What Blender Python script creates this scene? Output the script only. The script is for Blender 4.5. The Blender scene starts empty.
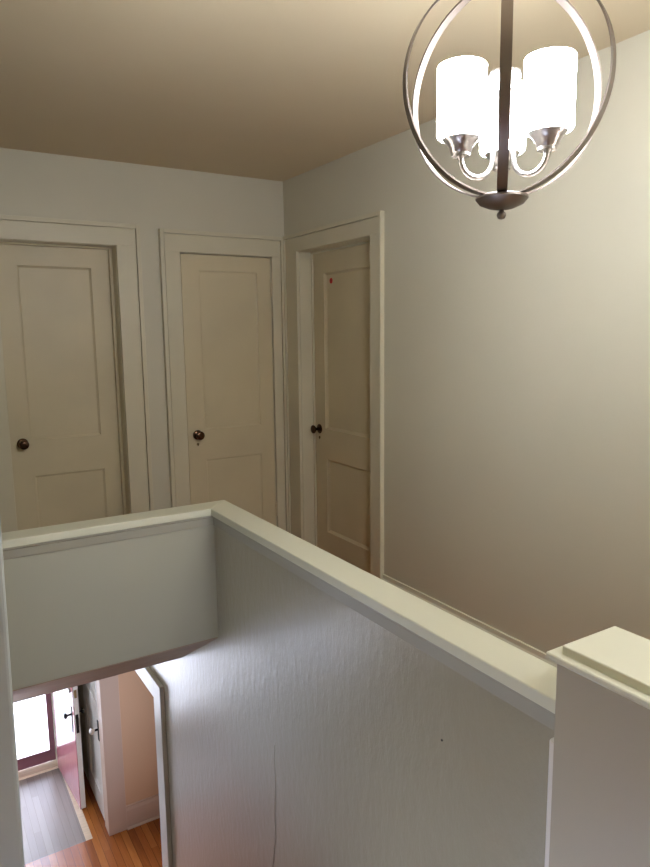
import bpy, bmesh, math
from mathutils import Vector, Matrix

scene = bpy.context.scene
C = scene.collection

# ------------------------------------------------------------------ camera
F_PX, YAW, PITCH, ROLL = 674.84, math.radians(31.5693), math.radians(8.4605), math.radians(-0.6918)
cy, sy, cp, sp = math.cos(YAW), math.sin(YAW), math.cos(PITCH), math.sin(PITCH)
fwd = Vector((sy * cp, cy * cp, -sp))
rt0 = Vector((cy, -sy, 0))
up0 = rt0.cross(fwd)
cr, sr = math.cos(ROLL), math.sin(ROLL)
rt = cr * rt0 + sr * up0
up = cr * up0 - sr * rt0
cam_d = bpy.data.cameras.new('camera')
cam_d.sensor_fit = 'VERTICAL'
cam_d.sensor_height = 36.0
cam_d.sensor_width = 36.0 * 650 / 867
cam_d.lens = F_PX / 867 * 36.0
cam_d.clip_start = 0.02
cam = bpy.data.objects.new('camera', cam_d)
C.objects.link(cam)
cam.matrix_world = Matrix(((rt.x, up.x, -fwd.x, 0), (rt.y, up.y, -fwd.y, 0), (rt.z, up.z, -fwd.z, 1.5), (0, 0, 0, 1)))
scene.camera = cam

# ------------------------------------------------------------------ light and exposure
world = bpy.data.worlds.new('sky')
scene.world = world
world.use_nodes = True
bg = world.node_tree.nodes['Background']
bg.inputs['Color'].default_value = (0.70, 0.77, 1.0, 1)
SKY = 16.0
bg.inputs['Strength'].default_value = SKY
SHADE_EMIT = 106.0
FILL_EMIT = 84.0  # strength of the added fill lamp behind the camera
LAMP_COL = (0.97, 1.0, 1.05, 1)
scene.view_settings.view_transform = 'Standard'
scene.view_settings.look = 'None'
scene.view_settings.gamma = 1.0
scene.view_settings.use_curve_mapping = False
scene.view_settings.exposure = 0.14
scene.cycles.use_denoising = True
scene.cycles.max_bounces = 10
scene.cycles.diffuse_bounces = 6
scene.cycles.sample_clamp_indirect = 8.0
scene.cycles.caustics_reflective = False
scene.cycles.caustics_refractive = False


def portal(name, loc, rot, sx, sz):
    d = bpy.data.lights.new(name, 'AREA')
    d.shape = 'RECTANGLE'
    d.size, d.size_y = sx, sz
    d.cycles.is_portal = True
    o = bpy.data.objects.new(name, d)
    o.location = loc
    o.rotation_euler = rot
    C.objects.link(o)


portal('daylight_added_window', (2.72, 4.1, -1.4), (0, math.radians(90), 0), 1.7, 1.5)  # portal for the added downstairs window
portal('daylight_entry', (0.47, 6.85, -1.65), (math.radians(-90), 0, 0), 1.0, 2.2)


# ------------------------------------------------------------------ materials
def srgb(r, g, b):
    f = lambda v: (v / 12.92 if v <= 0.04045 else ((v + 0.055) / 1.055) ** 2.4)
    return (f(r / 255), f(g / 255), f(b / 255), 1)


def mat(name, col, rough=0.6, metal=0.0, var=0.0, vscale=3.0, bump=0.0, bscale=40.0, stretch=(1, 1, 1), spec=0.5, bdist=0.002):
    m = bpy.data.materials.new(name)
    m.use_nodes = True
    nt = m.node_tree
    b = nt.nodes['Principled BSDF']
    b.inputs['Base Color'].default_value = col
    b.inputs['Roughness'].default_value = rough
    b.inputs['Metallic'].default_value = metal
    b.inputs['Specular IOR Level'].default_value = spec
    if var or bump:
        tc = nt.nodes.new('ShaderNodeTexCoord')
        mp = nt.nodes.new('ShaderNodeMapping')
        mp.inputs['Scale'].default_value = stretch
        nt.links.new(tc.outputs['Object'], mp.inputs['Vector'])
    if var:
        n = nt.nodes.new('ShaderNodeTexNoise')
        n.inputs['Scale'].default_value = vscale
        n.inputs['Detail'].default_value = 5
        nt.links.new(mp.outputs['Vector'], n.inputs['Vector'])
        r = nt.nodes.new('ShaderNodeMapRange')
        r.inputs['From Min'].default_value = 0.3
        r.inputs['From Max'].default_value = 0.7
        r.inputs['To Min'].default_value = 1 - var
        r.inputs['To Max'].default_value = 1 + var * 0.4
        nt.links.new(n.outputs['Fac'], r.inputs['Value'])
        mx = nt.nodes.new('ShaderNodeVectorMath')
        mx.operation = 'SCALE'
        mx.inputs[0].default_value = col[:3]
        nt.links.new(r.outputs['Result'], mx.inputs['Scale'])
        nt.links.new(mx.outputs['Vector'], b.inputs['Base Color'])
    if bump:
        n2 = nt.nodes.new('ShaderNodeTexNoise')
        n2.inputs['Scale'].default_value = bscale
        n2.inputs['Detail'].default_value = 6
        n2.inputs['Roughness'].default_value = 0.6
        nt.links.new(mp.outputs['Vector'], n2.inputs['Vector'])
        bp = nt.nodes.new('ShaderNodeBump')
        bp.inputs['Strength'].default_value = bump
        bp.inputs['Distance'].default_value = bdist
        nt.links.new(n2.outputs['Fac'], bp.inputs['Height'])
        nt.links.new(bp.outputs['Normal'], b.inputs['Normal'])
    return m


def wood_mat(name, c1, c2, c3, rough, board_w=0.057, along='Y', bump=0.15, spec=0.5, gapd=0.35):
    """strip floor: boards run along one axis, each with its own tone"""
    m = bpy.data.materials.new(name)
    m.use_nodes = True
    nt = m.node_tree
    L = nt.links
    b = nt.nodes['Principled BSDF']
    b.inputs['Roughness'].default_value = rough
    b.inputs['Specular IOR Level'].default_value = spec
    tc = nt.nodes.new('ShaderNodeTexCoord')
    sep = nt.nodes.new('ShaderNodeSeparateXYZ')
    L.new(tc.outputs['Object'], sep.inputs[0])
    ac, al = ('X', 'Y') if along == 'Y' else ('Y', 'X')

    def math_(op, a, v=None):
        n = nt.nodes.new('ShaderNodeMath')
        n.operation = op
        if hasattr(a, 'is_linked') or hasattr(a, 'links'):
            L.new(a, n.inputs[0])
        else:
            n.inputs[0].default_value = a
        if v is not None:
            if isinstance(v, (int, float)):
                n.inputs[1].default_value = v
            else:
                L.new(v, n.inputs[1])
        return n.outputs[0]
    u = math_('DIVIDE', sep.outputs[ac], board_w)
    idx = math_('FLOOR', u)
    fr = math_('FRACT', u)
    wn = nt.nodes.new('ShaderNodeTexWhiteNoise')
    wn.noise_dimensions = '1D'
    L.new(idx, wn.inputs['W'])
    off = math_('MULTIPLY', wn.outputs['Value'], 7.3)
    v2 = math_('DIVIDE', math_('ADD', sep.outputs[al], off), 0.9)
    cmb = nt.nodes.new('ShaderNodeCombineXYZ')
    L.new(idx, cmb.inputs[0])
    L.new(math_('FLOOR', v2), cmb.inputs[1])
    wn2 = nt.nodes.new('ShaderNodeTexWhiteNoise')
    wn2.noise_dimensions = '3D'
    L.new(cmb.outputs[0], wn2.inputs['Vector'])
    mp = nt.nodes.new('ShaderNodeMapping')
    mp.inputs['Scale'].default_value = (60, 5, 1) if along == 'Y' else (5, 60, 1)
    L.new(tc.outputs['Object'], mp.inputs['Vector'])
    ns = nt.nodes.new('ShaderNodeTexNoise')
    ns.inputs['Scale'].default_value = 1.0
    ns.inputs['Detail'].default_value = 6
    ns.inputs['Distortion'].default_value = 0.6
    L.new(mp.outputs[0], ns.inputs['Vector'])
    t = math_('ADD', math_('MULTIPLY', wn2.outputs['Value'], 0.55), math_('MULTIPLY', ns.outputs['Fac'], 0.5))
    rp = nt.nodes.new('ShaderNodeValToRGB')
    rp.color_ramp.elements[0].position = 0.2
    rp.color_ramp.elements[0].color = c1
    rp.color_ramp.elements[1].position = 0.85
    rp.color_ramp.elements[1].color = c3
    e = rp.color_ramp.elements.new(0.5)
    e.color = c2
    L.new(t, rp.inputs[0])
    gap = math_('LESS_THAN', math_('ABSOLUTE', math_('SUBTRACT', fr, 0.5)), 0.475)
    mix = nt.nodes.new('ShaderNodeMix')
    mix.data_type = 'RGBA'
    mix.inputs['A'].default_value = (c1[0] * gapd, c1[1] * gapd, c1[2] * gapd, 1)
    L.new(gap, mix.inputs['Factor'])
    L.new(rp.outputs[0], mix.inputs['B'])
    L.new(mix.outputs['Result'], b.inputs['Base Color'])
    bpn = nt.nodes.new('ShaderNodeBump')
    bpn.inputs['Strength'].default_value = bump
    bpn.inputs['Distance'].default_value = 0.002
    hh = math_('ADD', gap, math_('MULTIPLY', ns.outputs['Fac'], 0.4))
    L.new(hh, bpn.inputs['Height'])
    L.new(bpn.outputs['Normal'], b.inputs['Normal'])
    return m


M = {}
M['wall'] = mat('warm off white wall paint', srgb(205, 200, 181), 0.55, var=0.04, vscale=1.5, bump=0.12, bscale=25)
M['ceiling'] = mat('cream ceiling paint', srgb(210, 194, 164), 0.7, var=0.05, vscale=1.2, bump=0.1, bscale=20)
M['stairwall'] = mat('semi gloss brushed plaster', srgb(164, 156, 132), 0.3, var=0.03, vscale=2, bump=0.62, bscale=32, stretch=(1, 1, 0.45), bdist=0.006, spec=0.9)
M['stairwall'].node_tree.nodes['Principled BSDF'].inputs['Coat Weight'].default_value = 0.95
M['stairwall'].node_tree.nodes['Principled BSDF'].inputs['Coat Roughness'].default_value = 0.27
M['halfwall'] = mat('grey green satin paint', srgb(180, 178, 162), 0.5, bump=0.12, bscale=30)
M['moulding'] = mat('grey green gloss moulding', srgb(174, 170, 155), 0.22)
M['leftwall'] = mat('grey green paint darkened for shade', srgb(158, 161, 157), 0.5, bump=0.1, bscale=30)  # wall stands in shadow; the shade is put into this darker colour
M['pier'] = mat('half wall paint warmed against sky light', srgb(178, 169, 148), 0.5, bump=0.1, bscale=30)  # same paint as the half wall, warmed to offset bluish sky light
M['cap'] = mat('pale cream gloss trim', srgb(222, 221, 200), 0.32, bump=0.05, bscale=12)
M['trim'] = mat('old off white trim paint', srgb(208, 201, 177), 0.42, var=0.04, vscale=4, bump=0.08, bscale=20)
M['door'] = mat('aged cream door paint', srgb(206, 194, 163), 0.45, var=0.08, vscale=2.5, bump=0.1, bscale=18)
M['white'] = mat('white gloss paint', srgb(226, 222, 214), 0.3, bump=0.05, bscale=15)
M['pink'] = mat('peach beige wall paint', srgb(206, 170, 136), 0.6, bump=0.1, bscale=25)
M['pinktrim'] = mat('cream trim paint', srgb(194, 170, 150), 0.4, bump=0.05)
M['nickel'] = mat('brushed nickel', srgb(172, 169, 165), 0.3, 1.0, bump=0.08, bscale=60, stretch=(1, 1, 12))
M['bronze'] = mat('dark brushed nickel', srgb(140, 130, 123), 0.42, 1.0, bump=0.08, bscale=60)
M['soffit'] = mat('mottled brownish paint', srgb(176, 152, 132), 0.45, var=0.15, vscale=10)  # brownish colour of the sloped underside, mottled at random
M['knob'] = mat('dark bronze', srgb(84, 62, 46), 0.2, 0.9)
M['black'] = mat('black iron', srgb(22, 20, 20), 0.4, 0.6)
M['brass'] = mat('worn brass', srgb(150, 130, 90), 0.35, 0.9)
M['glassknob'] = mat('pale glass knob', srgb(225, 222, 215), 0.1, spec=0.8)
M['mahogany'] = mat('red brown varnish', srgb(178, 116, 120), 0.17, var=0.15, vscale=6, stretch=(8, 8, 1))
M['storm'] = mat('red brown storm door paint', srgb(112, 72, 78), 0.3)
M['sticker'] = mat('red sticker', srgb(196, 20, 28), 0.5)
M['stickerdark'] = mat('dark red print', srgb(120, 10, 16), 0.5)
M['dark'] = mat('dark keyhole', srgb(12, 10, 8), 0.8)
M['sill'] = mat('worn oak sill', srgb(222, 200, 168), 0.35, var=0.15, vscale=8, stretch=(1, 8, 1))
M['porch'] = mat('pale concrete', srgb(200, 198, 192), 0.8, var=0.08, bump=0.2)
M['oak'] = wood_mat('orange oak strip floor', srgb(134, 72, 28), srgb(160, 92, 40), srgb(182, 114, 54), 0.25)
M['greywood'] = wood_mat('worn grey oak floor', srgb(138, 128, 118), srgb(146, 136, 126), srgb(156, 146, 134), 0.3, spec=0.2, gapd=0.75)
M['stair'] = mat('brown stair tread', srgb(120, 78, 44), 0.4, var=0.15, vscale=6, stretch=(1, 8, 1))

hm = bpy.data.materials.new('added fill lamp glass')
hm.use_nodes = True
b_ = hm.node_tree.nodes['Principled BSDF']
b_.inputs['Emission Color'].default_value = LAMP_COL
b_.inputs['Emission Strength'].default_value = FILL_EMIT
M['dome'] = hm
# frosted shade glass: lit from the bulb inside
sm = bpy.data.materials.new('lit opal glass')
sm.use_nodes = True
b_ = sm.node_tree.nodes['Principled BSDF']
b_.inputs['Base Color'].default_value = (0.9, 0.9, 0.88, 1)
b_.inputs['Roughness'].default_value = 0.25
b_.inputs['Emission Color'].default_value = LAMP_COL
b_.inputs['Emission Strength'].default_value = SHADE_EMIT
M['shade'] = sm
M['shadein'] = mat('opal glass inside', (0.85, 0.85, 0.83, 1), 0.4)
# clear pane
gm = bpy.data.materials.new('clear glass pane')
gm.use_nodes = True
nt = gm.node_tree
nt.nodes.remove(nt.nodes['Principled BSDF'])
tr = nt.nodes.new('ShaderNodeBsdfTransparent')
gl = nt.nodes.new('ShaderNodeBsdfGlossy')
gl.inputs['Roughness'].default_value = 0.02
fr_ = nt.nodes.new('ShaderNodeFresnel')
fr_.inputs['IOR'].default_value = 1.45
mx_ = nt.nodes.new('ShaderNodeMixShader')
nt.links.new(fr_.outputs[0], mx_.inputs[0])
nt.links.new(tr.outputs[0], mx_.inputs[1])
nt.links.new(gl.outputs[0], mx_.inputs[2])
nt.links.new(mx_.outputs[0], nt.nodes['Material Output'].inputs['Surface'])
M['glass'] = gm


# ------------------------------------------------------------------ mesh helpers
def box(bm, x0, x1, y0, y1, z0, z1):
    x0, x1 = min(x0, x1), max(x0, x1)
    y0, y1 = min(y0, y1), max(y0, y1)
    z0, z1 = min(z0, z1), max(z0, z1)
    v = [bm.verts.new(p) for p in ((x0, y0, z0), (x1, y0, z0), (x1, y1, z0), (x0, y1, z0), (x0, y0, z1), (x1, y0, z1), (x1, y1, z1), (x0, y1, z1))]
    for f in ((0, 3, 2, 1), (4, 5, 6, 7), (0, 1, 5, 4), (1, 2, 6, 5), (2, 3, 7, 6), (3, 0, 4, 7)):
        bm.faces.new([v[i] for i in f])
    return v


def prism(bm, pts, axis, a0, a1):
    """polygon pts in the plane across axis, extruded from a0 to a1"""
    def mk(p, a):
        return (a, p[0], p[1]) if axis == 'X' else ((p[0], a, p[1]) if axis == 'Y' else (p[0], p[1], a))
    A = [bm.verts.new(mk(p, a0)) for p in pts]
    B = [bm.verts.new(mk(p, a1)) for p in pts]
    bm.faces.new(A)
    bm.faces.new(B[::-1])
    n = len(pts)
    for i in range(n):
        bm.faces.new((A[i], B[i], B[(i + 1) % n], A[(i + 1) % n]))
    bmesh.ops.recalc_face_normals(bm, faces=bm.faces)


def sweep(bm, prof, path, close=False):
    """profile given as (offset vectors list per path point); path: list of lists of points"""
    rings = [[bm.verts.new(q) for q in ring] for ring in path]
    n = len(rings[0])
    m = len(rings)
    for i in range(m if close else m - 1):
        a, b = rings[i], rings[(i + 1) % m]
        for j in range(n):
            bm.faces.new((a[j], a[(j + 1) % n], b[(j + 1) % n], b[j]))
    if not close:
        bm.faces.new(rings[0][::-1])
        bm.faces.new(rings[-1])


def tube(bm, pts, r, seg=12):
    pts = [Vector(q) for q in pts]
    rings = []
    prev = None
    for i, q in enumerate(pts):
        t = (pts[min(i + 1, len(pts) - 1)] - pts[max(i - 1, 0)]).normalized()
        if prev is None:
            a = t.orthogonal().normalized()
        else:
            a = (prev - t * prev.dot(t)).normalized()
        prev = a
        b = t.cross(a)
        rings.append([q + r * (math.cos(2 * math.pi * k / seg) * a + math.sin(2 * math.pi * k / seg) * b) for k in range(seg)])
    sweep(bm, None, rings)


def lathe(bm, prof, origin, axis=(0, 0, 1), seg=32):
    """prof: list of (radius, height along axis)"""
    ax = Vector(axis).normalized()
    a = ax.orthogonal().normalized()
    b = ax.cross(a)
    o = Vector(origin)
    rings = []
    for r, h in prof:
        if r < 1e-6:
            rings.append([bm.verts.new(o + ax * h)])
        else:
            rings.append([bm.verts.new(o + ax * h + r * (math.cos(2 * math.pi * k / seg) * a + math.sin(2 * math.pi * k / seg) * b)) for k in range(seg)])
    for A, B in zip(rings[:-1], rings[1:]):
        for k in range(seg):
            k2 = (k + 1) % seg
            if len(A) == 1 and len(B) == 1:
                continue
            if len(A) == 1:
                bm.faces.new((A[0], B[k], B[k2]))
            elif len(B) == 1:
                bm.faces.new((A[k], B[0], A[k2]))
            else:
                bm.faces.new((A[k], B[k], B[k2], A[k2]))


def obj(name, bm, m, parent=None, bevel=0.0, smooth=False, seg=2):
    bmesh.ops.recalc_face_normals(bm, faces=bm.faces)
    me = bpy.data.meshes.new(name)
    bm.to_mesh(me)
    bm.free()
    me.materials.append(m)
    if smooth:
        for p in me.polygons:
            p.use_smooth = True
        me.set_sharp_from_angle(angle=math.radians(40))
    o = bpy.data.objects.new(name, me)
    C.objects.link(o)
    if parent is not None:
        o.parent = parent
        o.matrix_parent_inverse = parent.matrix_world.inverted()
    if bevel:
        bv = o.modifiers.new('edge', 'BEVEL')
        bv.width = bevel
        bv.segments = seg
        bv.limit_method = 'ANGLE'
        bv.angle_limit = math.radians(35)
        bv.harden_normals = False
    return o


def struct(o, label, cat):
    o['kind'] = 'structure'
    o['label'] = label
    o['category'] = cat
    return o


def empty(name, loc):
    o = bpy.data.objects.new(name, None)
    o.empty_display_size = 0.1
    o.location = loc
    C.objects.link(o)
    bpy.context.view_layer.update()
    return o


def B():
    return bmesh.new()


# ================================================================== SETTING
LF = -2.70            # lower floor level
ZC = 2.445            # upper ceiling
XR = 2.109            # right wall
YB = 3.90             # back wall
YW = 2.743            # stairwell face of the landing half wall
XW = 1.10             # stairwell face of the long half wall
CAPZ = 0.744

# floors
bm = B()
box(bm, 1.172, XR + .1, -1.4, YB + .15, -0.1, 0)
box(bm, -1.3, 0.0, -1.4, 1.25, -0.255, 0)
box(bm, 0.0, 1.172, -1.4, 0.25, -0.255, 0)
box(bm, -1.0, 1.172, 3.262, YB + .15, -0.1, 0)
box(bm, -1.0, 0.05, YW, 3.262, -0.1, 0)
struct(obj('floor', bm, M['oak']), 'oak strip floor of the upstairs hall around the stairwell', 'floor')
bm = B()
box(bm, -0.1, 2.6, 3.0, 5.43, LF - .1, LF)
box(bm, 0.985, 1.2, 5.43, 6.6, LF - .1, LF)
struct(obj('floor.001', bm, M['oak']), 'orange brown strip wood floor at the foot of the stairs', 'floor')
bm = B()
box(bm, -0.4, 0.93, 5.43, 6.6, LF - .1, LF)
struct(obj('floor.002', bm, M['greywood']), 'worn greyish wood floor just inside the open entry door', 'floor')
bm = B()
box(bm, -4, 4, 6.88, 12, LF - .3, LF - .12)
struct(obj('ground', bm, M['porch']), 'pale porch ground outside the entry door', 'ground')

bm = B()
box(bm, 0.93, 0.985, 5.43, 6.6, LF - .1, LF + .001)
struct(obj('trim_12', bm, M['sill'], bevel=.001), 'pale border board in the entry floor along the open front door', 'floor strip')

# ceilings
bm = B()
box(bm, -1.4, XR + .2, -1.5, YB + .2, ZC, ZC + .1)
struct(obj('ceiling', bm, M['ceiling']), 'cream ceiling above the upstairs hall', 'ceiling')
bm = B()
box(bm, XW + .076, 2.7, 2.9, 6.8, -0.183, -0.105)
box(bm, -0.4, XW + .076, 3.262, 6.8, -0.183, -0.105)
struct(obj('ceiling.001', bm, M['wall']), 'ceiling of the downstairs hall', 'ceiling')

# back wall with two door openings
D1 = (0.428, 1.043, 1.995)
D2 = (1.408, 2.008, 1.978)
bm = B()
box(bm, -1.0, D1[0], YB, YB + .13, 0, ZC)
box(bm, D1[1], D2[0], YB, YB + .13, 0, ZC)
box(bm, D2[1], XR + .13, YB, YB + .13, 0, ZC)
box(bm, D1[0], D1[1], YB, YB + .13, D1[2], ZC)
box(bm, D2[0], D2[1], YB, YB + .13, D2[2], ZC)
box(bm, -1.0, XR + .13, YB + .13, YB + .18, 0, ZC)
struct(obj('wall_back', bm, M['wall']), 'off white far wall with two closed doors', 'wall')
# right wall with one door opening
D3 = (2.938, 3.714, 1.997)
bm = B()
box(bm, XR, XR + .13, -1.4, D3[0], 0, ZC)
box(bm, XR, XR + .13, D3[1], YB, 0, ZC)
box(bm, XR, XR + .13, D3[0], D3[1], D3[2], ZC)
box(bm, XR + .13, XR + .18, -1.4, YB, 0, ZC)
struct(obj('wall_right', bm, M['wall']), 'long off white wall on the right, behind the globe light', 'wall')
# walls round the camera
bm = B()
box(bm, -1.3, -1.2, -1.4, 1.2, 0, ZC)
box(bm, -1.3, 0.0, 1.2, 1.3, 0, ZC)
box(bm, -1.0, 0.0, YW, YW + .1, 0, ZC)
box(bm, -1.0, -0.9, YW + .1, YB, 0, ZC)
struct(obj('wall_left', bm, M['wall']), 'off white walls on the left of the upstairs hall', 'wall')
bm = B()
box(bm, -1.3, XR + .1, -1.4, -1.3, 0, ZC)
struct(obj('wall_front', bm, M['wall']), 'off white wall behind the viewer', 'wall')

# stairwell left wall (slightly out of plumb near edge)
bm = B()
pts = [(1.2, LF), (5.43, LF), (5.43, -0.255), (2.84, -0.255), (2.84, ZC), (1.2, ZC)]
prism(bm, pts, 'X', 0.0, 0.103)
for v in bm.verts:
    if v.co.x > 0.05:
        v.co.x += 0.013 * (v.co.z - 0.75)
struct(obj('wall_stair_left', bm, M['leftwall'], bevel=0.008, seg=3), 'grey green, shade-darkened wall edge at the left of the stairwell', 'wall')

# landing half wall with the sloped soffit under it
bm = B()
prism(bm, [(YW, .135), (3.262, -.183), (3.262, 0), (2.98, 0), (2.84, .11), (2.84, .712), (YW, .712)], 'X', 0.05, 1.16)
struct(obj('wall_landing', bm, M['halfwall']), 'grey green half wall across the far end of the stairwell, in front of the doors', 'half wall')
wl_ = bpy.data.objects['wall_landing']
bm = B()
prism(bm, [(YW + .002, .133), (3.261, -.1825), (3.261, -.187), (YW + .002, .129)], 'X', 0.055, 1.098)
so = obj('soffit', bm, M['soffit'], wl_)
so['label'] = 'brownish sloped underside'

# long half wall: also the right side of the stairs below
bm = B()
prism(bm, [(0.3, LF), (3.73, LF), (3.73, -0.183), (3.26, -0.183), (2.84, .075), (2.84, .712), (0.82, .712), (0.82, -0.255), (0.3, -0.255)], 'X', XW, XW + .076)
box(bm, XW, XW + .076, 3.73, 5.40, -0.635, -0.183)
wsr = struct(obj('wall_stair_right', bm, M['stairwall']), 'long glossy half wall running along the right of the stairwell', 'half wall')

# pier at the near end of the long half wall
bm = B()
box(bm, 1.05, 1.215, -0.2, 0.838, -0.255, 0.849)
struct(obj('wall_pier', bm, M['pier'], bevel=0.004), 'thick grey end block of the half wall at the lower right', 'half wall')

# caps ------------------------------------------------------------
XN, XF = 1.078, 1.194       # near and far edges of the long cap
YN, YF = 2.719, 2.840       # of the landing cap


def cap_mesh(z0, z1, inset, bm):
    """L shaped board, mitred at the corner"""
    xn, xf, yn, yf = XN + inset, XF - inset, YN + inset, YF - inset
    P = [(xn, 0.80), (xf, 0.80), (xf, yf), (0.02, yf), (0.02, yn), (xn, yn)]
    prism(bm, P, 'Z', z0, z1)


bm = B()
prism(bm, [(XN, .82), (XF, .82), (XF, YF), (XN, YN)], 'Z', CAPZ - .032, CAPZ)
t1 = struct(obj('trim_1', bm, M['cap'], bevel=0.004, seg=3), 'pale cream cap board along the top of the long half wall', 'trim')
bm = B()
# stepped moulding under the cap on the stair side: bead, then a face leaning out towards the top
prism(bm, [(XW + .004, CAPZ - .032), (XN + .006, CAPZ - .032), (XN + .006, CAPZ - .040), (XN + .013, CAPZ - .044), (XW - .004, CAPZ - .082), (XW + .004, CAPZ - .084)], 'Y', .83, YN + .02)
obj('moulding', bm, M['moulding'], t1, bevel=0.0015)
bm = B()
prism(bm, [(0.03, YN), (XN, YN), (XF, YF), (0.03, YF)], 'Z', CAPZ - .032, CAPZ)
t2 = struct(obj('trim_2', bm, M['cap'], bevel=0.004, seg=3), 'pale cream cap board on the short half wall before the doors', 'trim')
bm = B()
prism(bm, [(YW + .004, CAPZ - .032), (YN + .006, CAPZ - .032), (YN + .006, CAPZ - .040), (YN + .013, CAPZ - .044), (YW - .006, CAPZ - .080), (YW + .004, CAPZ - .082)], 'X', 0.06, XN + .02)
obj('moulding', bm, M['moulding'], t2, bevel=0.0015)
# pier cap: moulded base board and raised top board
bm = B()
prism(bm, [(1.046, .847), (1.219, .847), (1.226, .850), (1.230, .857), (1.2345, .858), (1.2345, .866), (1.232, .8685), (1.033, .8685), (1.0305, .866), (1.0305, .858), (1.035, .857), (1.039, .850)], 'Y', -0.2, 0.848)
t3 = struct(obj('trim_3', bm, M['cap'], bevel=0.0008), 'two tier cream cap on the end block at the lower right', 'trim')
bm = B()
box(bm, 1.050, 1.215, -0.2, 0.826, 0.867, 0.8865)
obj('top_board', bm, M['cap'], t3, bevel=0.003, seg=3)
# quarter round in the corner between pier and half wall
bm = B()
q = [(XW + .002, .838)] + [(XW + .002 - .016 * math.sin(a), .838 + .016 * math.cos(a)) for a in [math.pi / 2 * k / 6 for k in range(7)][::-1]]
prism(bm, [(1.052, .836), (1.052, .846), (1.056, .852), (1.062, .854), (1.102, .854), (1.102, .836)], 'Z', -0.25, 0.668)
struct(obj('trim_4', bm, M['white'], bevel=0.002), 'thin white corner strip where the half wall meets the end block', 'trim')

# baseboards
def baseboard_y(bm, x, d, y0, y1, z=0, h=0.2, t=0.02):
    s = -1 if d < 0 else 1
    prism(bm, [(x, z), (x + s * t, z), (x + s * t, z + h - .035), (x + s * t * .55, z + h - .02), (x + s * t * .5, z + h), (x, z + h)], 'Y', y0, y1)


bm = B()
baseboard_y(bm, XR, -1, -1.3, 2.835)
struct(obj('baseboard_right', bm, M['cap']), 'off white baseboard along the right wall behind the half wall', 'baseboard')
bm = B()
box(bm, 1.165, 1.29, YB - .02, YB, 0, .2)
struct(obj('baseboard_back', bm, M['trim'], bevel=.003), 'short baseboard between the two far doors', 'baseboard')


# casings ---------------------------------------------------------
def casing(name, axis, face, out, a0, a1, top, wl, wr, wt, t, jdepth, label, m=None, bottom=0.0, band=0.022):
    """flat boards with a raised outer band round an opening a0..a1 high to top; axis 'X' = wall runs along x.
    face = wall plane, out = -1/+1 direction of the room, wl/wr/wt = board widths."""
    bm = B()

    def bx(p0, p1, d0, d1, z0, z1):
        if axis == 'X':
            box(bm, p0, p1, face + out * d0, face + out * d1, z0, z1)
        else:
            box(bm, face + out * d0, face + out * d1, p0, p1, z0, z1)
    th = t * .72
    g = .004
    # flat boards
    if wl:
        bx(a0 - wl + band + g, a0, 0, th, bottom, top)
        bx(a0 - wl, a0 - wl + band, 0, t, bottom, top + wt)
        bx(a0 - wl + band - .003, a0 - wl + band + g + .003, 0, th * .6, bottom, top + wt - band)
    if wr:
        bx(a1, a1 + wr - band - g, 0, th, bottom, top)
        bx(a1 + wr - band, a1 + wr, 0, t, bottom, top + wt)
        bx(a1 + wr - band - g - .003, a1 + wr - band + .003, 0, th * .6, bottom, top + wt - band)
    bx(a0 - wl + band + g, a1 + wr - band - g, 0, th, top, top + wt - band - g)
    bx(a0 - wl + band, a1 + wr - band, 0, t, top + wt - band, top + wt)
    bx(a0 - wl + band, a1 + wr - band, 0, th * .6, top + wt - band - g - .003, top + wt - band + .003)
    # jamb lining and stop
    if jdepth:
        j = .012
        bx(a0 - j, a0 + .003, 0, -jdepth, bottom, top)
        bx(a1 - .003, a1 + j, 0, -jdepth, bottom, top)
        bx(a0, a1, 0, -jdepth, top - .003, top + j)
    o = obj(name, bm, m or M['trim'], bevel=.0018)
    return struct(o, label, 'door casing')


casing('trim_5', 'X', YB, -1, D1[0], D1[1], D1[2], .118, .133, .118, .029, .12, 'wide off white casing round the leftmost far door')
casing('trim_6', 'X', YB, -1, D2[0], D2[1], D2[2], .118, .085, .124, .029, .12, 'off white casing round the narrow door near the room corner')
casing('trim_7', 'Y', XR, -1, D3[0], D3[1], D3[2], .103, .165, .108, .026, .13, 'deep off white casing round the door in the right wall')


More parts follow.
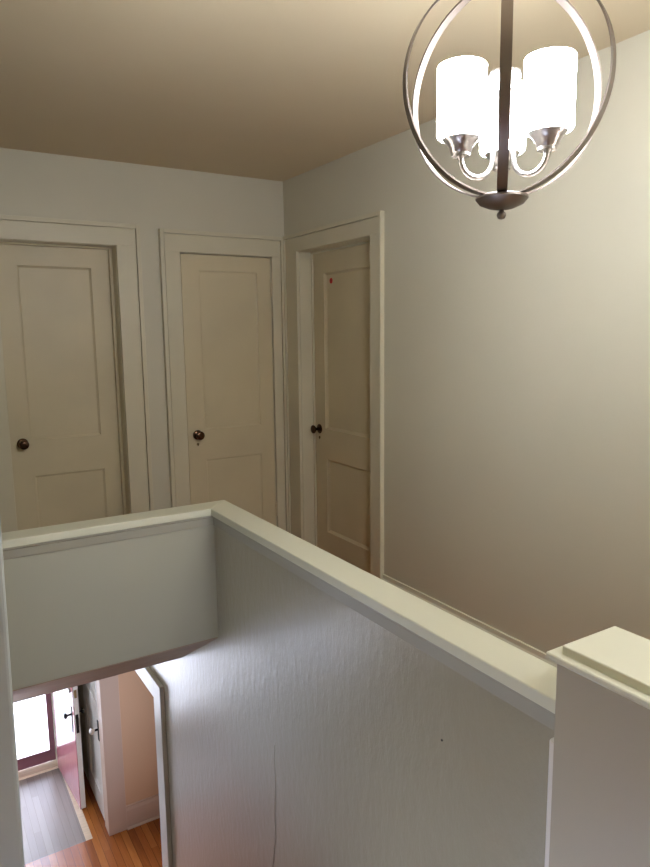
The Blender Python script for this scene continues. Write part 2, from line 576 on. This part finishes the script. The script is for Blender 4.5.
# doors -----------------------------------------------------------
def panel_leaf(bm, axis, f, back, a0, a1, z0, z1, panels, rec=.011, bev=.011):
    """leaf with recessed panels on the face f; back = coordinate of the rear face"""
    def V(a, d, z):
        return bm.verts.new((a, d, z) if axis == 'X' else (d, a, z))
    s = 1 if back > f else -1
    xs = sorted(set([a0, a1] + [p[0] for p in panels] + [p[1] for p in panels]))
    zs = sorted(set([z0, z1] + [p[2] for p in panels] + [p[3] for p in panels]))
    grid = {}
    for i, x in enumerate(xs):
        for k, z in enumerate(zs):
            grid[i, k] = V(x, f, z)
    def inside(i, k):
        cx, cz = (xs[i] + xs[i + 1]) / 2, (zs[k] + zs[k + 1]) / 2
        return any(p[0] < cx < p[1] and p[2] < cz < p[3] for p in panels)
    for i in range(len(xs) - 1):
        for k in range(len(zs) - 1):
            if not inside(i, k):
                bm.faces.new((grid[i, k], grid[i + 1, k], grid[i + 1, k + 1], grid[i, k + 1]))
    for (p0, p1, q0, q1) in panels:
        i0, i1, k0, k1 = xs.index(p0), xs.index(p1), zs.index(q0), zs.index(q1)
        ob = [grid[i, k0] for i in range(i0, i1)] + [grid[i1, k] for k in range(k0, k1)] + [grid[i, k1] for i in range(i1, i0, -1)] + [grid[i0, k] for k in range(k1, k0, -1)]
        # sharp step, then a sloped moulding down to the panel
        def ring(ins, dep):
            res = []
            for v in ob:
                a = v.co.x if axis == 'X' else v.co.y
                z = v.co.z
                a = a + ins if abs(a - p0) < 1e-6 else (a - ins if abs(a - p1) < 1e-6 else a)
                z = z + ins if abs(z - q0) < 1e-6 else (z - ins if abs(z - q1) < 1e-6 else z)
                res.append(V(a, f + s * dep, z))
            return res
        prev = ob
        for ins, dep in ((.0008, .0045), (bev, rec)):
            cur = ring(ins, dep)
            n = len(ob)
            for j in range(n):
                bm.faces.new((prev[j], prev[(j + 1) % n], cur[(j + 1) % n], cur[j]))
            prev = cur
        bm.faces.new(prev)
    # sides and back
    bk = [V(a0, back, z0), V(a1, back, z0), V(a1, back, z1), V(a0, back, z1)]
    bm.faces.new(bk)
    nX, nZ = len(xs) - 1, len(zs) - 1
    bm.faces.new([grid[i, 0] for i in range(nX + 1)] + [bk[1], bk[0]])
    bm.faces.new([grid[i, nZ] for i in range(nX, -1, -1)] + [bk[3], bk[2]])
    bm.faces.new([grid[0, k] for k in range(nZ, -1, -1)] + [bk[0], bk[3]])
    bm.faces.new([grid[nX, k] for k in range(nZ + 1)] + [bk[2], bk[1]])


def knob(parent, loc, axis, m, r=.027, reach=.058, rose=.030):
    bm = B()
    lathe(bm, [(0, 0), (rose, 0), (rose, .004), (rose * .8, .008), (.010, .010), (.009, reach * .5), (.012, reach * .58), (r * .75, reach * .64), (r, reach * .78), (r * .96, reach * .9), (r * .7, reach * .97), (r * .35, reach), (0, reach)], loc, axis, 24)
    o = obj('knob', bm, m, parent, smooth=True)
    return o


def keyhole(parent, loc, axis, m):
    bm = B()
    ax = Vector(axis)
    lathe(bm, [(0, 0), (.009, 0), (.009, .002), (0, .002)], loc, axis, 16)
    o = obj('escutcheon', bm, M['brass'], parent, smooth=True)
    bm = B()
    l = Vector(loc) + ax * .0015
    lathe(bm, [(0, 0), (.0045, 0), (.0045, .0015), (0, .0015)], l + Vector((0, 0, .002)), axis, 12)
    side = Vector((0, 0, 1)).cross(ax)
    a = l - side * .002
    b = l + side * .002 + ax * .0015 - Vector((0, 0, .012))
    box(bm, a.x, b.x, a.y, b.y, a.z, b.z)
    obj('keyhole', bm, M['dark'], parent)


# door 1
bm = B()
f1 = 4.0
panel_leaf(bm, 'X', f1, f1 + .035, .436, 1.024, .012, 1.982, [(.541, .926, .930, 1.878), (.5505, .9345, .225, .729)])
d1 = struct(obj('door_1', bm, M['door']), 'leftmost far door, two panel cream, set deep in its casing with knob on its left', 'door')
knob(d1, (.503, f1, .917), (0, -1, 0), M['knob'])
bm = B()
box(bm, 1.024, 1.040, 3.972, 4.035, 0, 1.992)
box(bm, .431, 1.04, 3.972, 4.035, 1.983, 1.992)
obj('door_stop', bm, M['door'], d1, bevel=.0015)
# door 2
bm = B()
f2 = 3.893
panel_leaf(bm, 'X', f2, f2 + .035, 1.4145, 2.0005, .012, 1.970, [(1.523, 1.906, .922, 1.877), (1.527, 1.907, .225, .732)], rec=.008, bev=.009)
d2 = struct(obj('door_2', bm, M['door']), 'narrow two panel cream door nearest the corner of the far wall', 'door')
knob(d2, (1.476, f2, .893), (0, -1, 0), M['knob'])
keyhole(d2, (1.476, f2, .835), (0, -1, 0), None)
for z in (1.77, .345):
    bm = B()
    for k in range(3):
        lathe(bm, [(0, 0), (.006, 0), (.006, .026), (0, .026)], (2.004, f2 - .004, z - .042 + k * .028), (0, 0, 1), 10)
    lathe(bm, [(0, 0), (.004, 0), (.004, .008), (0, .012)], (2.004, f2 - .004, z + .042), (0, 0, 1), 10)
    obj('hinge', bm, M['door'], d2, smooth=True)
# door 3
bm = B()
f3 = 2.205
panel_leaf(bm, 'Y', f3, f3 + .035, 2.945, 3.708, .012, 1.985, [(3.075, 3.582, .905, 1.861), (3.076, 3.570, .236, .712)], rec=.015, bev=.014)
d3 = struct(obj('door_3', bm, M['door']), 'two panel cream door in the right wall, marked with a red dot sticker', 'door')
knob(d3, (f3, 3.652, .897), (-1, 0, 0), M['knob'])
keyhole(d3, (f3, 3.652, .842), (-1, 0, 0), None)
bm = B()
box(bm, f3 - .014, f3 - .001, 3.700, 3.712, 0, 1.995)
box(bm, f3 - .014, f3 - .001, 2.942, 3.712, 1.984, 1.995)
obj('door_stop', bm, M['trim'], d3, bevel=.0015)
bm = B()
lathe(bm, [(0, 0), (.017, 0), (.0165, .0012), (0, .0012)], (f3 + .0142, 3.520, 1.812), (-1, 0, 0), 24)
st = obj('sticker', bm, M['sticker'])
st['label'] = 'small round red sticker at the top of the right hand door'
st['category'] = 'sticker'
bm = B()
lathe(bm, [(0, 0), (.006, 0), (.006, .0006), (0, .0006)], (f3 + .0130, 3.520, 1.812), (-1, 0, 0), 16)
obj('dot', bm, M['stickerdark'], st)

# ================================================================== DOWNSTAIRS
# wall facing the stairs, with the wide opening to the entry on its left
YC = 5.40
bm = B()
box(bm, 1.125, 2.6, YC, YC + .12, LF, -0.183)
box(bm, -0.1, 1.125, YC, YC + .12, -0.62, -0.183)
struct(obj('wall_hall', bm, M['pink']), 'peach beige wall downstairs beside the entry opening', 'wall')
bm = B()
WY0, WY1, WZ0, WZ1 = 3.4, 4.8, LF + .5, LF + 2.1  # unseen window, added to brighten the peach wall
box(bm, 2.5, 2.6, 2.9, WY0, LF, -0.183)
box(bm, 2.5, 2.6, WY1, YC, LF, -0.183)
box(bm, 2.5, 2.6, WY0, WY1, LF, WZ0)
box(bm, 2.5, 2.6, WY0, WY1, WZ1, -0.183)
box(bm, 1.176, 2.5, 2.9, 3.0, LF, -0.183)
struct(obj('wall_hall.001', bm, M['pink']), 'peach beige side walls of the room beside the stairs', 'wall')
bm = B()
for a in (WY0, WY1 - .04):
    box(bm, 2.51, 2.59, a, a + .04, WZ0, WZ1)
for z in (WZ0, (WZ0 + WZ1) / 2 - .02, WZ1 - .04):
    box(bm, 2.515, 2.585, WY0, WY1, z, z + .04)
w = struct(obj('window_added', bm, M['trim']), 'unseen sash window added to light the downstairs peach wall', 'window')
bm = B()
box(bm, 2.548, 2.552, WY0 + .03, WY1 - .03, WZ0 + .03, WZ1 - .03)
obj('pane', bm, M['glass'], w)
bm = B()
box(bm, 1.110, 1.262, YC - .024, YC, LF, -0.5)
box(bm, 1.110, 1.125, YC, YC + .12, LF, -0.62)
struct(obj('trim_8', bm, M['pinktrim'], bevel=.002), 'cream casing board at the edge of the downstairs entry opening', 'trim')
bm = B()
prism(bm, [(YC, LF), (YC - .022, LF), (YC - .022, LF + .012), (YC - .018, LF + .165), (YC - .010, LF + .19), (YC - .010, LF + .205), (YC, LF + .207)], 'X', 1.262, 2.5)
prism(bm, [(YC - .022, LF), (YC - .036, LF), (YC - .032, LF + .012), (YC - .022, LF + .018)], 'X', 1.262, 2.5)
struct(obj('baseboard_hall', bm, M['pinktrim']), 'cream baseboard on the peach wall downstairs', 'baseboard')
# casing round the opening at the foot of the stairs (stair side of the long wall)
bm = B()
box(bm, XW - .026, XW, 3.606, 3.722, LF, -0.512)
box(bm, XW - .026, XW, 3.722, YC - .03, -0.632, -0.512)
box(bm, XW - .026, XW + .076, 3.722, 3.734, LF, -0.632)
struct(obj('trim_9', bm, M['white'], bevel=.002), 'white casing round the opening in the stair wall at the bottom', 'door casing')

# entry right wall and inner door
bm = B()
box(bm, 1.125, 1.24, YC + .12, 5.53, LF, -0.183)
box(bm, 1.125, 1.24, 6.15, 6.6, LF, -0.183)
box(bm, 1.125, 1.24, 5.53, 6.15, LF + 2.0, -0.183)
box(bm, 1.19, 1.24, 5.53, 6.15, LF, LF + 2.0)
struct(obj('wall_entry', bm, M['wall']), 'white side wall of the entry beside the open front door', 'wall')
bm = B()
panel_leaf(bm, 'Y', 1.118, 1.150, 5.535, 6.145, LF + .02, LF + 2.0, [(5.650, 6.03, LF + .22, LF + .945), (5.651, 6.029, LF + 1.10, LF + 1.88)], rec=.014, bev=.025)
d6 = struct(obj('door_4', bm, M['white']), 'white panelled closet door with a glass knob in the entry side wall', 'door')
ky, kz = 5.575, -1.825
bm = B()
box(bm, 1.112, 1.120, ky - .02, ky + .02, kz - .10, kz + .08)
obj('knob_plate', bm, M['black'], d6, bevel=.002)
bm = B()
lathe(bm, [(0, .020), (.012, .026), (.016, .032), (.025, .040), (.028, .052), (.022, .064), (.010, .068), (0, .068)], (1.112, ky, kz), (-1, 0, 0), 20)
k_ = obj('knob', bm, M['glassknob'], d6, smooth=True)
k_['label'] = 'pale glass knob'
bm = B()
tube(bm, [(1.113, ky, kz), (1.086, ky, kz)], .0095, 12)
obj('knob_shank', bm, M['black'], d6)

# front wall of the entry with the doorway
FY = 6.60
bm = B()
box(bm, -0.4, 0.03, FY, FY + .2, LF, -0.183)
box(bm, 0.93, 1.3, FY, FY + .2, LF, -0.183)
box(bm, 0.03, 0.93, FY, FY + .2, LF + 2.06, -0.183)
box(bm, -0.4, -0.3, 5.43, FY, LF, -0.183)
struct(obj('wall_entry.001', bm, M['wall']), 'front wall of the entry around the outside doorway', 'wall')
bm = B()
box(bm, 0.03, 0.93, FY - .02, FY + .24, LF - .06, LF + .022)
struct(obj('trim_10', bm, M['sill'], bevel=.004), 'worn wooden threshold under the bright entry doorway', 'threshold')
bm = B()
box(bm, 0.920, 0.930, FY, FY + .2, LF + .022, LF + 2.06)
box(bm, 0.935, 1.03, FY - .022, FY, LF, LF + 2.17)
box(bm, 0.03, 0.05, FY, FY + .2, LF + .022, LF + 2.06)
box(bm, -0.09, 0.03, FY - .022, FY, LF, LF + 2.17)
box(bm, 0.03, 0.935, FY - .022, FY, LF + 2.06, LF + 2.17)
struct(obj('trim_11', bm, M['trim'], bevel=.002), 'casing round the outside doorway behind the open front door', 'door casing')
# storm door
bm = B()
SY = FY + .09
box(bm, 0.868, 0.918, SY, SY + .035, LF + .03, LF + 2.05)
box(bm, 0.052, 0.120, SY, SY + .035, LF + .03, LF + 2.05)
box(bm, 0.052, 0.9, SY + .002, SY + .033, LF + .03, LF + .135)
box(bm, 0.052, 0.9, SY + .002, SY + .033, LF + 1.95, LF + 2.05)
sd = struct(obj('door_5', bm, M['storm'], bevel=.004), 'red brown framed storm door with bright daylight through its glass', 'door')
bm = B()
box(bm, 0.112, 0.875, SY + .014, SY + .019, LF + .128, LF + 1.958)
obj('pane', bm, M['glass'], sd)
bm = B()
box(bm, 0.12, 0.868, SY - .004, SY + .010, LF + .135, LF + .152)
obj('glass_bead', bm, M['storm'], sd, bevel=.003)

# open front door, swung against the side wall
hinge = Vector((0.918, FY - .025, LF + .018))
latch = Vector((0.972, 5.822, LF + .018))
root = empty('door_6', hinge)
struct(root, 'open red brown front door standing edge on, with a white latch edge', 'door')
d_ = (latch - hinge)
Wd = d_.length
ang = math.atan2(d_.y, d_.x)
T = Matrix.Translation(hinge) @ Matrix.Rotation(ang, 4, 'Z')
# local frame: x along the leaf from hinge to latch, y across; the exterior face looks towards -x world


def fd(name, bm, m, bevel=0.0, smooth=False):
    bmesh.ops.transform(bm, matrix=T, verts=bm.verts)
    return obj(name, bm, m, root, bevel=bevel, smooth=smooth)


# world -x is local y negative or positive? leaf points to -y world, so local +y is world +x
bm = B()
box(bm, 0, Wd, 0.004, .046, 0, 2.03)
fd('leaf', bm, M['white'], bevel=.004)
bm = B()
panel_leaf(bm, 'X', -0.002, .006, 0.002, Wd - .003, 0.002, 2.028, [(0.13, Wd - .13, .95, 1.90), (0.13, Wd - .13, .25, .80)], rec=.005, bev=.02) if False else box(bm, 0.002, Wd - .003, -.003, .005, 0.002, 2.028)
o = fd('outer_face', bm, M['mahogany'])
o['label'] = 'glossy red brown outer face'
zk = -1.795 - hinge.z
bm = B()
box(bm, Wd - .001, Wd + .003, .011, .036, zk - .155, zk + .02)
fd('lock_plate', bm, M['black'], bevel=.002)
bm = B()
box(bm, Wd - .090, Wd - .050, -.008, -.002, zk - .17, zk + .075)
fd('outer_plate', bm, M['black'], bevel=.004)
bm = B()
lathe(bm, [(0, 0), (.010, 0), (.009, .034), (.016, .038), (.026, .046), (.026, .056), (.015, .064), (0, .066)], (Wd - .07, -.006, zk), (0, -1, 0), 20)
fd('outer_knob', bm, M['black'], smooth=True)
bm = B()
lathe(bm, [(0, 0), (.026, 0), (.024, .004), (.009, .008), (.009, .030), (.020, .036), (.026, .046), (.020, .056), (0, .060)], (Wd - .07, .046, zk), (0, 1, 0), 20)
fd('inner_knob', bm, M['black'], smooth=True)
zb = -1.565 - hinge.z
bm = B()
lathe(bm, [(0, 0), (.026, 0), (.024, .012), (.018, .018), (0, .018)], (Wd - .07, -.004, zb), (0, -1, 0), 20)
fd('deadbolt_cylinder', bm, M['nickel'], smooth=True)
bm = B()
box(bm, Wd - .001, Wd + .003, .012, .034, zb - .055, zb + .02)
fd('deadbolt_plate', bm, M['brass'], bevel=.002)
bm = B()
lathe(bm, [(0, 0), (.025, 0), (.022, .012), (.006, .014), (.006, .026), (0, .028)], (Wd - .07, .046, zb + .02), (0, 1, 0), 20)
fd('deadbolt_turn', bm, M['black'], smooth=True)
bm = B()
for z in (.2, 1.0, 1.8):
    lathe(bm, [(0, 0), (.007, 0), (.007, .09), (0, .09)], (-.004, .050, z), (0, 0, 1), 10)
fd('hinge', bm, M['brass'], smooth=True)

# stairs
bm = B()
N, RUN = 14, .26
RISE = 2.70 / N
for k in range(1, N):
    y0 = .25 + (k - 1) * RUN
    z1 = -k * RISE
    box(bm, 0.09, 1.10, y0, y0 + RUN + .02, z1 - .03, z1)
    box(bm, 0.09, 1.10, y0 + RUN, y0 + RUN + .018, z1 - RISE, z1 - .03)
struct(obj('staircase', bm, M['stair'], bevel=.003), 'brown wooden staircase descending beside the long half wall', 'stairs')

# plaster repairs and a crack in the long wall
bm = B()
pts = [(2.197, -.10), (2.203, -.16), (2.196, -.25), (2.204, -.33), (2.212, -.42), (2.206, -.5), (2.222, -.58), (2.24, -.67), (2.236, -.85)]
tube(bm, [(XW - .0005, y, z) for y, z in pts], .0013, 6)
obj('plaster_crack', bm, M['stairwall'], wsr)
bm = B()
lathe(bm, [(0, 0), (.003, 0), (.003, .002), (0, .003)], (XW, 1.226, .448), (-1, 0, 0), 10)
obj('nail_head', bm, M['black'], wsr)

# ================================================================== CHANDELIER
LX, LY, LZ = 0.9456, 0.9148, 1.922
R = 0.1838
SC = 1.18             # final size of the fixture
NX, NY, NZ = 1.1025, 1.0675, 1.997
vd = Vector((LX, LY, 0)).normalized()
vr = Vector((vd.y, -vd.x, 0))
L0 = Vector((LX, LY, 0))


def lp(r, angdeg, z):
    a = math.radians(angdeg)
    q = L0 + r * (math.sin(a) * vr - math.cos(a) * vd)
    return Vector((q.x, q.y, z))


ch = empty('pendant_light', (NX, NY, ZC))
TL = Matrix.Translation((NX, NY, NZ)) @ Matrix.Scale(SC, 4) @ Matrix.Translation((-LX, -LY, -LZ))


def lamp(name, bm, m, parent):
    bmesh.ops.transform(bm, matrix=TL, verts=bm.verts)
    return obj(name, bm, m, parent, smooth=True)


ch['label'] = 'brushed metal globe pendant with three lit white glass shades'
ch['category'] = 'pendant light'
# ceiling canopy and rod
bm = B()
lathe(bm, [(0, 0), (.065, 0), (.063, -.012), (.045, -.024), (.012, -.030), (0, -.030)], (NX, NY, ZC), (0, 0, 1))
obj('canopy', bm, M['bronze'], ch, smooth=True)
bm = B()
lathe(bm, [(0, NZ + .03), (.007, NZ + .03), (.007, ZC - .028), (0, ZC - .028)], (NX, NY, 0), (0, 0, 1), 16)
obj('rod', bm, M['bronze'], ch, smooth=True)
# three crossing rings
for k, a in enumerate((0.3, 65.2, -64.2)):
    bm = B()
    aa = math.radians(a)
    u = math.sin(aa) * vr - math.cos(aa) * vd
    n = u.cross(Vector((0, 0, 1)))
    rings = []
    w, t = .0088, .0016
    rr = R - .0006 * k
    NS = 96
    for i in range(NS):
        th = 2 * math.pi * i / NS
        dirv = math.cos(th) * u + math.sin(th) * Vector((0, 0, 1))
        c = Vector((LX, LY, LZ))
        rings.append([c + dirv * (rr + t) + n * w, c + dirv * (rr + t) - n * w, c + dirv * (rr - t) - n * w, c + dirv * (rr - t) + n * w])
    sweep(bm, None, rings, close=True)
    lamp('ring', bm, M['bronze'], ch)
bm = B()
lathe(bm, [(0, R + .016), (.02, R + .014), (.032, R + .002), (.032, R - .004), (0, R - .004)], (LX, LY, LZ), (0, 0, 1))
lamp('top_cap', bm, M['bronze'], ch)
bm = B()
lathe(bm, [(0, -R + .006), (.032, -R + .005), (.046, -R + .001), (.0465, -R - .003), (.039, -R - .012), (.023, -R - .019), (.008, -R - .022), (0, -R - .022)], (LX, LY, LZ), (0, 0, 1))
lamp('bottom_plate', bm, M['bronze'], ch)
bm = B()
lathe(bm, [(0, -R - .020), (.004, -R - .021), (.0045, -R - .024), (.008, -R - .028), (.0085, -R - .032), (.006, -R - .037), (0, -R - .039)], (LX, LY, LZ), (0, 0, 1), 20)
lamp('finial', bm, M['bronze'], ch)
bm = B()
zh = 1.915
lathe(bm, [(0, zh), (.025, zh), (.027, zh + .003), (.029, zh + .028), (.027, zh + .033), (.012, zh + .037), (0, zh + .037)], (LX, LY, 0), (0, 0, 1))
lamp('hub', bm, M['nickel'], ch)
ZS, HS, RS, RA = 1.829, .122, .042, .083
for a in (61, -59, -179):
    bm = B()
    pts = [lp(.016, a, zh + .006), lp(.016, a, 1.88), lp(.0165, a, 1.85), lp(.018, a, 1.83)]
    for k in range(0, 13):
        th = math.pi * k / 12
        rc = (RA - .021) / 2
        pts.append(lp(.021 + rc - rc * math.cos(th), a, ZS - .029 - .031 * math.sin(th)))
    tube(bm, pts, .0048, 12)
    arm = lamp('arm', bm, M['nickel'], ch)
    c = lp(RA, a, 0)
    bm = B()
    lathe(bm, [(0, ZS - .030), (.007, ZS - .030), (.0075, ZS - .026), (.016, ZS - .026), (.0165, ZS - .021), (.018, ZS - .020), (.0205, ZS - .012), (.026, ZS - .004), (.033, ZS + .002), (.0335, ZS + .004), (0, ZS + .004)], (c.x, c.y, 0), (0, 0, 1), 28)
    lamp('cup', bm, M['nickel'], arm)
    bm = B()
    lathe(bm, [(0, ZS + .003), (.030, ZS + .003), (RS - .004, ZS + .004), (RS, ZS + .009), (RS, ZS + HS - .002), (RS - .0015, ZS + HS), (RS - .004, ZS + HS - .001), (RS - .004, ZS + .010), (.02, ZS + .008), (0, ZS + .008)], (c.x, c.y, 0), (0, 0, 1), 40)
    sh = lamp('shade', bm, M['shade'], arm)
    sh.data.materials.append(M['shadein'])
    cw = TL @ Vector((c.x, c.y, 0))
    for f in sh.data.polygons:
        q = f.center - cw
        if f.normal.x * q.x + f.normal.y * q.y < -1e-4 or (abs(f.normal.z) > .7 and f.normal.z > 0):
            f.material_index = 1

# added fill light behind the camera, built as a flush ceiling dome
fl = empty('added_fill_light', (1.65, -0.45, ZC))
fl['label'] = 'unseen fill light added over the hall, shaped as a flush round dome'
fl['category'] = 'fill light'
bm = B()
lathe(bm, [(0, 0), (.15, 0), (.15, -.018), (.142, -.024), (0, -.024)], (1.65, -0.45, ZC), (0, 0, 1), 40)
obj('base', bm, M['nickel'], fl, smooth=True)
bm = B()
lathe(bm, [(0, -.022), (.138, -.022), (.134, -.045), (.112, -.075), (.07, -.098), (.03, -.107), (0, -.108)], (1.65, -0.45, ZC), (0, 0, 1), 40)
obj('dome', bm, M['dome'], fl, smooth=True)
